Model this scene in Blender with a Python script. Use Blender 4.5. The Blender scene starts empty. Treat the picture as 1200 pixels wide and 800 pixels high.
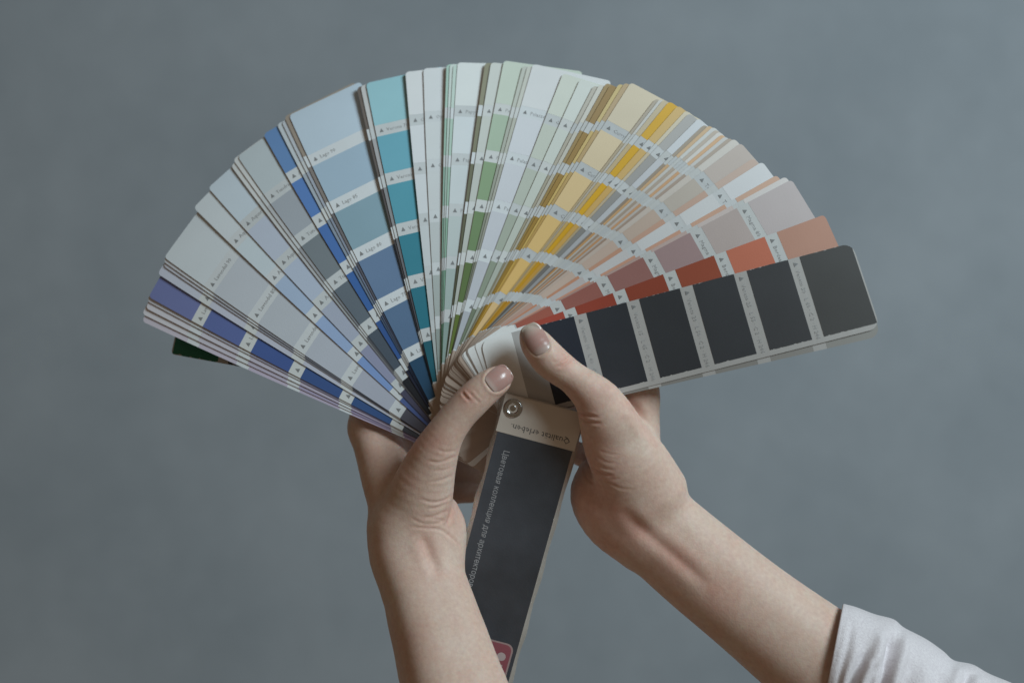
import bpy, math, random
import numpy as np
from mathutils import Vector

random.seed(7)
rng = np.random.default_rng(7)
scene = bpy.context.scene
COL = scene.collection

# ---------------------------------------------------------------- camera, light, exposure
D = 0.75                      # metres from the lens to the rivet of the fan deck
S = 0.00045                   # metres per photo pixel at the rivet's distance
cam_data = bpy.data.cameras.new("camera")
cam = bpy.data.objects.new("camera", cam_data)
COL.objects.link(cam)
cam.location = (0, -D, 0)
cam.rotation_euler = (math.radians(90), 0, 0)
cam_data.sensor_width = 36
cam_data.lens = 36 * D / (1200 * S)
cam_data.clip_start = 0.02
cam_data.clip_end = 50
cam_data.dof.use_dof = True
cam_data.dof.focus_distance = D + 0.004
cam_data.dof.aperture_fstop = 4.5
scene.camera = cam

world = bpy.data.worlds.new("World")
scene.world = world
world.use_nodes = True
bg = world.node_tree.nodes["Background"]
bg.inputs[0].default_value = (1.0, 0.76, 0.52, 1)
bg.inputs[1].default_value = 0.122


def area_light(name, loc, target, size, power, color):
    l = bpy.data.lights.new(name, 'AREA')
    l.shape = 'RECTANGLE'
    l.size, l.size_y = size
    l.energy = power
    l.color = color
    o = bpy.data.objects.new(name, l)
    o.location = loc
    o.rotation_euler = (Vector(target) - Vector(loc)).to_track_quat('-Z', 'Y').to_euler()
    COL.objects.link(o)
    return o


area_light("window_light", (1.50, -1.18, 1.14), (0.0, 0.15, 0.0), (0.75, 1.0), 49, (0.77, 0.94, 1.0))

vs = scene.view_settings
vs.view_transform = 'Standard'
vs.look = 'None'
vs.exposure = 0.0
vs.gamma = 1.0
vs.use_curve_mapping = False


# ---------------------------------------------------------------- helpers
def lin(c):
    c = c / 255.0
    return c / 12.92 if c <= 0.04045 else ((c + 0.055) / 1.055) ** 2.4


PAPER = (0.615, 0.635, 0.645)  # how bright a perfect white card comes out, per channel


def alb(rgb, k=PAPER):
    g = sum(rgb) / 3
    return tuple(min(0.86, lin((g + (v - g) * 0.88) * 0.965) / q) for v, q in zip(rgb, k))


def at(px, py, y):
    """photo pixel + depth (metres behind the rivet) -> world point"""
    f = S * (D + y) / D
    return Vector(((px - 600) * f, y, (400 - py) * f))


def mesh_obj(name, verts, faces, mat, parent=None, smooth=True):
    me = bpy.data.meshes.new(name)
    me.from_pydata([tuple(v) for v in verts], [], [tuple(int(i) for i in f) for f in faces])
    if smooth:
        me.polygons.foreach_set('use_smooth', [True] * len(me.polygons))
    if mat:
        me.materials.append(mat)
    me.update()
    o = bpy.data.objects.new(name, me)
    COL.objects.link(o)
    if parent:
        o.parent = parent
    return o


def empty(name, label, cat, loc=(0, 0, 0)):
    o = bpy.data.objects.new(name, None)
    o.empty_display_size = 0.02
    COL.objects.link(o)
    o.location = loc
    o['label'] = label
    o['category'] = cat
    return o


def new_mat(name):
    m = bpy.data.materials.new(name)
    m.use_nodes = True
    nt = m.node_tree
    return m, nt, nt.nodes["Principled BSDF"]


def N(nt, kind, **kw):
    n = nt.nodes.new(kind)
    for k, v in kw.items():
        if k in n.inputs:
            n.inputs[k].default_value = v
        else:
            setattr(n, k, v)
    return n


_pm = {}


def paint(rgb, rough=0.52, k=PAPER, spec=0.35):
    """matt colour print / coated card, with fine grain and scuffs"""
    key = (tuple(rgb), rough, k, spec)
    if key in _pm:
        return _pm[key]
    m, nt, b = new_mat("coated_card")
    base = alb(rgb, k)
    tc = N(nt, 'ShaderNodeTexCoord')
    n1 = N(nt, 'ShaderNodeTexNoise', Scale=1600.0, Detail=3.0)
    n2 = N(nt, 'ShaderNodeTexNoise', Scale=55.0, Detail=4.0)
    nt.links.new(tc.outputs['Object'], n1.inputs['Vector'])
    nt.links.new(tc.outputs['Object'], n2.inputs['Vector'])
    mx = N(nt, 'ShaderNodeMix', data_type='RGBA')
    mx.inputs[6].default_value = (*[c * 0.93 for c in base], 1)
    mx.inputs[7].default_value = (*[min(0.88, c * 1.05 + 0.004) for c in base], 1)
    add = N(nt, 'ShaderNodeMath', operation='ADD')
    nt.links.new(n1.outputs['Fac'], add.inputs[0])
    nt.links.new(n2.outputs['Fac'], add.inputs[1])
    mul = N(nt, 'ShaderNodeMath', operation='MULTIPLY')
    mul.inputs[1].default_value = 0.5
    nt.links.new(add.outputs[0], mul.inputs[0])
    nt.links.new(mul.outputs[0], mx.inputs[0])
    nt.links.new(mx.outputs[2], b.inputs['Base Color'])
    rr = N(nt, 'ShaderNodeMapRange')
    rr.inputs['To Min'].default_value = rough - 0.1
    rr.inputs['To Max'].default_value = rough + 0.12
    nt.links.new(n2.outputs['Fac'], rr.inputs[0])
    nt.links.new(rr.outputs[0], b.inputs['Roughness'])
    b.inputs['Specular IOR Level'].default_value = spec
    bp = N(nt, 'ShaderNodeBump', Strength=0.12, Distance=0.0003)
    nt.links.new(n1.outputs['Fac'], bp.inputs['Height'])
    nt.links.new(bp.outputs[0], b.inputs['Normal'])
    _pm[key] = m
    return m


# ---------------------------------------------------------------- wall
def build_wall():
    m, nt, b = new_mat("painted_plaster")
    tc = N(nt, 'ShaderNodeTexCoord')
    n1 = N(nt, 'ShaderNodeTexNoise', Scale=3.2, Detail=6.0, Roughness=0.6)
    n2 = N(nt, 'ShaderNodeTexNoise', Scale=22.0, Detail=6.0, Roughness=0.65)
    n3 = N(nt, 'ShaderNodeTexNoise', Scale=260.0, Detail=3.0)
    for n in (n1, n2, n3):
        nt.links.new(tc.outputs['Object'], n.inputs['Vector'])
    r1 = N(nt, 'ShaderNodeValToRGB')
    r1.color_ramp.elements[0].position = 0.32
    r1.color_ramp.elements[1].position = 0.70
    r1.color_ramp.elements[0].color = (0.284, 0.320, 0.360, 1)
    r1.color_ramp.elements[1].color = (0.354, 0.390, 0.432, 1)
    nt.links.new(n1.outputs['Fac'], r1.inputs[0])
    mx = N(nt, 'ShaderNodeMix', data_type='RGBA', blend_type='OVERLAY')
    mx.inputs[0].default_value = 0.09
    nt.links.new(r1.outputs[0], mx.inputs[6])
    nt.links.new(n2.outputs['Fac'], mx.inputs[7])
    nt.links.new(mx.outputs[2], b.inputs['Base Color'])
    b.inputs['Roughness'].default_value = 0.8
    b.inputs['Specular IOR Level'].default_value = 0.2
    bp = N(nt, 'ShaderNodeBump', Strength=0.25, Distance=0.003)
    nt.links.new(n3.outputs['Fac'], bp.inputs['Height'])
    nt.links.new(bp.outputs[0], b.inputs['Normal'])
    w = 3.0
    o = mesh_obj("wall", [(-w, 0, -2), (w, 0, -2), (w, 0, 2), (-w, 0, 2)], [(0, 1, 2, 3)], m, smooth=False)
    o.location = (0, 1.05, 0)
    o['kind'] = 'structure'
    o['label'] = 'plain matt blue grey plaster wall behind the hands'


build_wall()

# ---------------------------------------------------------------- fan deck
RIV = (601, 478)
L0, W0 = 440.0, 101.0          # strip length and width in photo pixels at the rivet
U0, V0 = 17.0, 15.0            # the rivet hole, measured from the strip's corner
RR = 433.0
fan = empty("colour_fan_deck", "opened fan deck of paint colour cards held in both hands", "fan deck",
            at(*RIV, 0.0))
FO = fan.location.copy()


def make_map(theta, O, G, scale=1.0, v0=V0):
    ct, st = math.cos(theta), math.sin(theta)

    def fmap(u, v, lift=0.0):
        a = (u - U0) * scale
        w = (v - v0)
        # v grows to the left of the direction the strip points in
        x = a * ct - w * st
        z = a * st + w * ct
        r = math.hypot(x, z) / RR
        rr = min(r, 1.3)
        ax = math.sqrt(x * x + 6400) - 80
        y = (0.022 * z / RR - 0.045 * ax / RR - 0.007 * x / RR) * rr * rr / (rr * rr + 0.10)
        y += O + G * rr ** 1.6
        y += 0.065 * max(0.0, rr - 0.45) ** 2 * max(0.0, min(1.0, z / RR + 0.1))
        return Vector((x * S, y - lift, z * S))
    return fmap


def proj(local):
    p = FO + local
    f = D / (D + p.y)
    return p.x * f / S + 600, 400 - p.z * f / S


# zones along the strip (pixels from the rivet end): swatches from the outer end inwards
SW = [(380, 440), (317, 365), (254, 302), (191, 239), (128, 176), (66, 113)]
LB = [(365, 380), (302, 317), (239, 254), (176, 191), (113, 128), (50, 66)]
USAMP = []
for a_, b_ in [(0, 50)] + [(50, 66)] + [z for k in range(5, -1, -1) for z in ([SW[k]] + ([LB[k - 1]] if k else []))]:
    n_ = 2 if b_ - a_ < 20 else 4
    USAMP += [a_ + (b_ - a_) * i / n_ for i in range(n_)]
USAMP += [428.2, 429.5, 431.0, 433.0, 435.5, 437.5, 439.2, 440.0]
USAMP = sorted(set(round(u, 3) for u in USAMP))
CR = 4.5                       # corner radius


def vlim(u, lo=0.0, hi=W0):
    d = 0.0
    if u > L0 - CR:
        t = u - (L0 - CR)
        d = CR - math.sqrt(max(0.0, CR * CR - t * t))
    if u < CR:
        t = CR - u
        d = max(d, CR - math.sqrt(max(0.0, CR * CR - t * t)))
    return max(lo, d), min(hi, W0 - d)


NV = 4


def sheet(fmap, us, lift, lo=0.0, hi=W0, jit=0.0, seed=0):
    rg = random.Random(seed)
    V, F = [], []
    for u in us:
        a, b = vlim(u, lo, hi)
        if jit:
            a += rg.random() ** 7 * jit
            b -= rg.random() ** 7 * jit
        for j in range(NV + 1):
            V.append(fmap(u, a + (b - a) * j / NV, lift))
    n = NV + 1
    for i in range(len(us) - 1):
        for j in range(NV):
            F.append((i * n + j, i * n + j + 1, (i + 1) * n + j + 1, (i + 1) * n + j))
    return V, F


def solid_strip(fmap, t=0.00018):
    us = [0.0, 0.8, 2.5, 5.0] + [u for u in USAMP if u > 5]
    V1, F1 = sheet(fmap, us, 0.0)
    V2, F2 = sheet(fmap, us, -t)
    n, m = NV + 1, len(us)
    off = len(V1)
    V = V1 + V2
    F = F1 + [tuple(reversed([i + off for i in f])) for f in F2]
    ring = [i * n for i in range(m)] + [(m - 1) * n + j for j in range(1, n)] + \
           [i * n + n - 1 for i in range(m - 2, -1, -1)] + [j for j in range(n - 2, 0, -1)]
    for i in range(len(ring)):
        a, b = ring[i], ring[(i + 1) % len(ring)]
        F.append((a, b, b + off, a + off))
    return V, F


_tc = {}


def text2d(s, size):
    """flat outline mesh of a word (origin at its left baseline)"""
    if s not in _tc:
        c = bpy.data.curves.new("word", 'FONT')
        c.body = s
        c.size = 1.0
        c.resolution_u = 1
        c.fill_mode = 'FRONT'
        o = bpy.data.objects.new("word", c)
        COL.objects.link(o)
        dg = bpy.context.evaluated_depsgraph_get()
        me = bpy.data.meshes.new_from_object(o.evaluated_get(dg))
        _tc[s] = ([(v.co.x, v.co.y) for v in me.vertices], [tuple(p.vertices) for p in me.polygons])
        bpy.data.objects.remove(o)
        bpy.data.curves.remove(c)
        bpy.data.meshes.remove(me)
    vv, ff = _tc[s]
    return [(x * size, y * size) for x, y in vv], ff


WHITE = paint((190, 198, 204))
EDGE = paint((182, 182, 182))
INK = paint((140, 143, 146))
INKD = paint((112, 115, 118))
GREYBAND = paint((152, 152, 152))


def colour_strip(theta, O, G, cols, scale=1.0, v0=V0, name=None, nums=None, lch=None, header=None,
                 main=True, worn=0.0, lo=0.0, seed=0, label=None, band=None,
                 corner=4.5, hend=64.0):
    global CR
    CR = corner
    fm = make_map(theta, O, G, scale, v0)
    V, F = solid_strip(fm)
    s = mesh_obj("colour_strip", V, F, band or WHITE, fan, smooth=False)
    if label:
        s['label'] = label
    if main:
        for k, (a, b) in enumerate(SW):
            us = [u for u in USAMP if a - 1e-3 <= u <= b + 1e-3]
            if worn:
                us = [a + (b - a) * i / 30 for i in range(31)]
                if k == 0:
                    us = [u - 1.6 for u in us if u < 432] + [430.4, 433.4, 435.9, 437.6, 438.4]
            V, F = sheet(fm, us, 0.00004 if not worn else 0.00007, lo=lo, jit=worn, seed=seed * 10 + k)
            mesh_obj("swatch", V, F, paint(cols[k]), s)
    else:
        VV, FF = [], []
        me_cols = []
        for k, (a, b) in enumerate(SW):
            us = [u for u in USAMP if a - 1e-3 <= u <= b + 1e-3]
            V, F = sheet(fm, us, 0.00004)
            o_ = len(VV)
            VV += V
            FF += [tuple(i + o_ for i in f) for f in F]
            me_cols += [k] * len(F)
        o = mesh_obj("swatch_column", VV, FF, None, s)
        o['kind'] = 'stuff'
        for k in range(6):
            o.data.materials.append(paint(cols[k]))
        o.data.polygons.foreach_set('material_index', me_cols)
    if header:
        us = [0.0, 0.8, 2.5, 5.0] + [u for u in USAMP if 5 < u <= min(50.1, hend)] + ([hend] if hend > 50.1 else [])
        V, F = sheet(fm, us, 0.00004)
        mesh_obj("header_print", V, F, paint(header), s)
    if name:
        VV, FF, VT, FT = [], [], [], []
        for k, (a, b) in enumerate(LB[:5]):
            ub = a + 4.8
            # the little triangle at the strip's edge
            o_ = len(VT)
            for (du, dv) in ((0, 0), (0, -5.0), (5.0, -2.5)):
                VT.append(fm(ub + du, W0 - 5 + dv, 0.00009))
            FT.append((o_, o_ + 1, o_ + 2))
            t, f = text2d("%s %d" % (name, nums[k]), 6.6)
            o_ = len(VV)
            VV += [fm(ub + y, W0 - 14 - x, 0.00009) for x, y in t]
            FF += [tuple(i + o_ for i in q) for q in f]
            if lch:
                t, f = text2d("L %d · C %d · H %d" % (lch[0] + 5 * (5 - k), lch[1], lch[2]), 6.6)
                wmax = max(x for x, y in t)
                o_ = len(VV)
                VV += [fm(ub + y, wmax + 5 - x, 0.00009) for x, y in t]
                FF += [tuple(i + o_ for i in q) for q in f]
        mesh_obj("lettering", VV, FF, INK, s, smooth=False)['kind'] = 'stuff'
        mesh_obj("marker_triangle", VT, FT, INKD, s, smooth=False)['kind'] = 'stuff'
    return s


def ramp(*keys):
    """six colours spread over the given keys"""
    out = []
    for k in range(6):
        t = k / 5 * (len(keys) - 1)
        i = min(int(t), len(keys) - 2)
        f = t - i
        out.append(tuple(round(keys[i][c] + (keys[i + 1][c] - keys[i][c]) * f) for c in range(3)))
    return out


BR = (158, 141, 129)
BR2 = (146, 128, 114)
WH = (205, 208, 210)
# back to front: (corner px, corner py, colours, gap weight, options)
ST = []


def M(x, y, cols, gap=1.0, **kw):
    ST.append((x, y, cols, gap, True, kw))


def Fi(x, y, cols, gap=1.0, **kw):
    ST.append((x, y, cols, gap, False, kw))


PALE = ramp((188, 192, 197), (170, 174, 180))
M(163, 374, ramp((176, 172, 186), (150, 140, 170)), 1, header=BR)
Fi(164, 366, ramp((186, 186, 194), (120, 110, 150)), 1, header=BR)
M(166, 358, ramp((184, 184, 194), (140, 132, 160)), 1.5, header=WH, name="Lavendel", nums=[60, 55, 50, 45, 40])
Fi(168, 350, ramp((178, 180, 190), (90, 90, 130)), 1, header=BR)
M(170, 345, [(98, 108, 158), (80, 96, 152), (58, 82, 142), (48, 76, 130), (44, 74, 124), (60, 62, 70)], 2.0, header=BR,
  name="Lavendel", nums=[40, 35, 30, 25, 20], label="periwinkle to deep blue colour strip")
M(182, 318, ramp((172, 178, 194), (160, 164, 182)), 2.0, header=WH, name="Lavendel", nums=[95, 90, 85, 80, 75])
Fi(186, 307, ramp((170, 174, 186), (70, 76, 90)), 1.0, header=BR)
Fi(188, 303, ramp((176, 180, 188), (60, 66, 84)), 1.0, header=BR)
M(190, 299, [(182, 191, 198), (168, 175, 185), (164, 171, 181), (160, 167, 180), (152, 158, 174), (74, 74, 86)], 1.0, header=BR,
  name="Lavendel", nums=[90, 85, 80, 75, 70], label="wide pale lavender grey colour strip")
M(226, 241, [(184, 193, 200), (176, 189, 198), (146, 166, 194), (132, 156, 194), (108, 138, 190), (66, 84, 136)], 2.5, header=BR,
  name="Aquarell", nums=[95, 90, 85, 80, 75], label="strip fading from grey white to sky blue")
M(245, 219, [(176, 190, 202), (164, 174, 192), (158, 171, 192), (148, 157, 177), (128, 134, 162), (64, 64, 86)], 1.5, header=WH,
  name="Aquarell", nums=[90, 85, 80, 75, 70])
Fi(272, 193, ramp((186, 190, 192), (110, 116, 124)), 2.0, header=BR)
Fi(276, 188, ramp((186, 190, 192), (60, 66, 80)), 0.8, header=BR)
M(281, 184, [(166, 178, 185), (144, 152, 162), (106, 116, 124), (86, 98, 110), (66, 78, 92), (28, 30, 36)], 0.8, header=BR,
  name="Tundra", nums=[80, 70, 60, 50, 40], label="strip of greys darkening to charcoal")
M(311, 158, [(88, 126, 176), (76, 116, 178), (62, 102, 166), (48, 90, 154), (42, 78, 138), (24, 30, 50)], 2.0, header=BR,
  name="Azur", nums=[60, 55, 50, 45, 40], label="narrow showing strip of clear mid blues")
Fi(327, 147, ramp((172, 182, 190), (40, 60, 90)), 1.5, header=BR)
Fi(332, 143, ramp((166, 174, 184), (50, 66, 100)), 0.8, header=BR)
Fi(336, 139, ramp((140, 130, 120), (34, 44, 70)), 0.8, header=BR)
M(341, 136, [(166, 184, 200), (142, 166, 186), (118, 148, 164), (88, 114, 148), (76, 104, 138), (30, 66, 96)], 0.8, header=BR,
  name="Lago", nums=[90, 85, 80, 75, 70], label="wide strip of misty blues")
Fi(420, 103, ramp((100, 92, 88), (40, 40, 50)), 7.5, header=BR)  # dark brown colours paint in the shadow over the misty blue strip's edge
Fi(424, 100, ramp((176, 178, 180), (44, 48, 58)), 0.8, header=BR)
M(431, 99, [(132, 178, 190), (92, 154, 174), (70, 140, 160), (44, 118, 138), (32, 106, 126), (24, 86, 102)], 1.5, header=BR,
  name="Verona", nums=[70, 65, 60, 55, 50], label="turquoise to deep teal colour strip")
M(477, 86, ramp((194, 198, 204), (184, 190, 196), (150, 160, 162)), 6.0, header=BR, name="Opal", nums=[95, 90, 85, 80, 75])
M(498, 82, ramp((190, 195, 200), (178, 184, 188), (132, 144, 142)), 2.0, header=BR, name="Opal", nums=[90, 85, 80, 75, 70])
Fi(525, 79, ramp((150, 180, 170), (88, 128, 112)), 7.0, header=BR)
Fi(529, 77, ramp((180, 192, 190), (100, 140, 120)), 0.7, header=BR)
Fi(533, 76, ramp((170, 190, 184), (96, 146, 120)), 0.7, header=BR)
M(538, 75, ramp((194, 201, 208), (176, 186, 190), (124, 146, 142)), 0.7, header=BR, name="Papyrus", nums=[95, 90, 85, 80, 75])
Fi(570, 76, ramp((130, 130, 112), (60, 64, 44)), 5.0, header=BR)  # dark olive colours paint in the shaded gap between the pale strips
M(577, 75, ramp((184, 190, 188), (150, 156, 150)), 1.5, header=BR, name="Patina", nums=[95, 90, 85, 80, 75])
M(592, 73, [(178, 190, 180), (152, 172, 154), (122, 148, 116), (100, 126, 88), (84, 106, 62), (88, 106, 46)], 2.2, header=BR,
  name="Patina", nums=[80, 75, 70, 65, 60], label="sage to moss green colour strip")
Fi(614, 79, ramp((172, 178, 172), (90, 96, 80)), 1.5, header=BR)
Fi(620, 78, ramp((180, 184, 178), (110, 112, 100)), 0.8, header=BR)
M(626, 77, ramp((194, 198, 208), (182, 187, 196), (158, 164, 174)), 0.8, header=BR, name="Palazzo", nums=[95, 90, 85, 80, 75],
  label="wide cool white colour strip")
M(661, 88, ramp((188, 195, 188), (160, 170, 160), (104, 116, 98)), 2.2, header=BR, name="Oliva", nums=[90, 85, 80, 75, 70])
M(681, 95, ramp((190, 197, 195), (176, 184, 178), (140, 148, 138)), 2.0, header=BR, name="Oliva", nums=[95, 90, 85, 80, 75])
Fi(698, 100, ramp((170, 168, 160), (128, 118, 90)), 1.5, header=BR)
Fi(704, 100, ramp((186, 186, 180), (140, 136, 120)), 1.0, header=BR)
Fi(711, 100, ramp((150, 130, 96), (140, 110, 40)), 1.0, header=WH)
Fi(717, 100, ramp((146, 122, 84), (150, 112, 30)), 1.0, header=BR)
Fi(727, 99, ramp((186, 168, 120), (190, 150, 60)), 1.0, header=BR)
Fi(733, 99, ramp((170, 150, 120), (176, 134, 50)), 0.8, header=BR)
M(740, 99, [(190, 180, 160), (196, 180, 150), (202, 176, 130), (204, 170, 108), (202, 166, 98), (200, 168, 116)], 0.8, header=BR,
  name="Curry", nums=[95, 90, 85, 80, 75], label="cream to warm yellow colour strip")
Fi(769, 118, ramp((160, 152, 140), (180, 150, 90)), 2.0, header=BR)
Fi(774, 118, ramp((180, 180, 178), (150, 130, 100)), 0.8, header=BR)
Fi(778, 119, ramp((176, 164, 140), (180, 140, 60)), 0.8, header=BR)
M(785, 121, ramp((196, 154, 56), (204, 154, 26), (170, 120, 14)), 1.0, header=BR, name="Saffran", nums=[70, 65, 60, 55, 50],
  label="saturated saffron yellow colour strip")
M(795, 126, ramp((188, 160, 108), (190, 152, 84), (176, 126, 30)), 1.0, header=BR, name="Saffran", nums=[80, 75, 70, 65, 60])
Fi(804, 132, ramp((186, 178, 160), (150, 128, 90)), 1.0, header=BR)
M(808, 135, ramp((156, 156, 156), (130, 130, 130), (86, 84, 80)), 1.0, header=BR, name="Basalt", nums=[70, 65, 60, 55, 50])
M(819, 141, ramp((182, 187, 194), (164, 168, 174), (120, 120, 122)), 1.0, header=BR, name="Basalt", nums=[90, 85, 80, 75, 70])
sl = [((150, 140, 128), (120, 100, 84)), ((186, 160, 130), (176, 120, 60)), ((182, 184, 184), (160, 150, 140)),
      ((170, 160, 150), (130, 104, 84)), ((188, 186, 184), (150, 132, 118)), ((190, 156, 124), (170, 112, 66)),
      ((178, 178, 178), (156, 142, 132)), ((160, 148, 138), (140, 110, 92)), ((184, 180, 176), (170, 150, 138))]
for i_, (a_, b_) in enumerate(sl):
    t_ = i_ / len(sl)
    Fi(827 + 36 * t_, 147 + 21 * t_, ramp(a_, b_), 0.9, header=BR if i_ != 4 else WH)
M(868, 170, [(170, 160, 155), (168, 160, 152), (172, 154, 142), (176, 156, 144), (178, 158, 146), (168, 136, 124)], 1.0, header=BR,
  name="Terra", nums=[85, 80, 75, 70, 65], label="rosy beige colour strip")
Fi(885, 186, ramp((176, 156, 146), (180, 120, 90)), 1.0, header=WH)
M(893, 192, ramp((186, 189, 194), (184, 186, 190), (160, 150, 148)), 1.0, header=WH, name="Terra", nums=[95, 90, 85, 80, 75])
Fi(911, 207, ramp((182, 150, 132), (186, 128, 104)), 1.0, header=WH)
Fi(919, 210, ramp((186, 182, 182), (150, 110, 100)), 0.8, header=WH)
M(927, 213, [(166, 158, 160), (162, 150, 148), (146, 122, 124), (138, 94, 90), (140, 84, 76), (150, 80, 66)], 1.0, header=WH,
  name="Magma", nums=[80, 75, 70, 65, 60], label="greyed mauve to brick colour strip")
M(965, 254, [(166, 124, 108), (178, 100, 78), (140, 66, 46), (134, 58, 40), (140, 56, 40), (154, 60, 46)], 1.6, header=WH,
  name="Bordeaux", nums=[60, 55, 50, 45, 40], label="coral to brick red colour strip")
Fi(999, 296, ramp((128, 128, 126), (116, 114, 112)), 1.0, header=WH, band=GREYBAND, corner=12.0)
M(997, 287, [(64, 65, 66), (57, 59, 63), (51, 54, 59), (46, 49, 54), (41, 45, 52), (31, 37, 49)], 1.2, header=WH, hend=42.0, corner=12.0,
  name="Veneto", nums=[30, 25, 20, 15, 10], lch=(35, 2, 246), worn=1.0, lo=6.0, band=GREYBAND,
  label="charcoal strip with chipped edges, foremost of the fan")

n = len(ST)
DO = 0.00026
gtot = sum(s[3] for s in ST)
acc = 0.0
BANDS = [paint(c) for c in ((186, 193, 199), (181, 187, 192), (174, 180, 184), (182, 187, 189), (174, 179, 183), (166, 171, 175), (170, 174, 176))]
for i in range(n - 1, -1, -1):
    x, y, cols, gap, main, kw = ST[i]
    O = (n - 1 - i) * DO + 0.0004
    G = 0.040 * acc / gtot
    acc += gap
    # find the angle and length factor that bring the far corner to the photographed place
    tx, ty = x - RIV[0], RIV[1] - y
    th = math.atan2(ty, tx) - math.atan2(W0 - V0, L0 - U0)
    sc = 1.0
    for _ in range(12):
        fm = make_map(th, O, G, sc)
        qx, qy = proj(fm(L0 - 2, W0 - 2))
        qx, qy = qx - RIV[0], RIV[1] - qy
        th += math.atan2(ty, tx) - math.atan2(qy, qx)
        sc *= math.hypot(tx, ty) / math.hypot(qx, qy)
        sc = min(1.10, max(0.93, sc))
    kw = dict(kw)
    if not main:
        sc *= 1 + rng.uniform(-0.007, 0.007)
    if 'band' not in kw:
        kw['band'] = BANDS[int(rng.integers(0, 4)) if x < 690 else int(rng.integers(4, 7))]
    colour_strip(th, O, G, cols, scale=sc, main=main, seed=i, **kw)

# one card that slipped back behind the left end of the fan
def back_strip():
    th = math.radians(170.5)
    colour_strip(th, 0.0195, 0.050, [(20, 92, 72), (58, 57, 54), (30, 40, 36), (30, 36, 34), (28, 32, 32), (26, 28, 30)],
                 scale=1.02, v0=92.0, name="Smaragd", nums=[30, 25, 20, 15, 10], worn=2.2, seed=77, band=GREYBAND,
                 label="dark green strip peeking out behind the fan's left end", lo=1.0)


back_strip()


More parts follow.
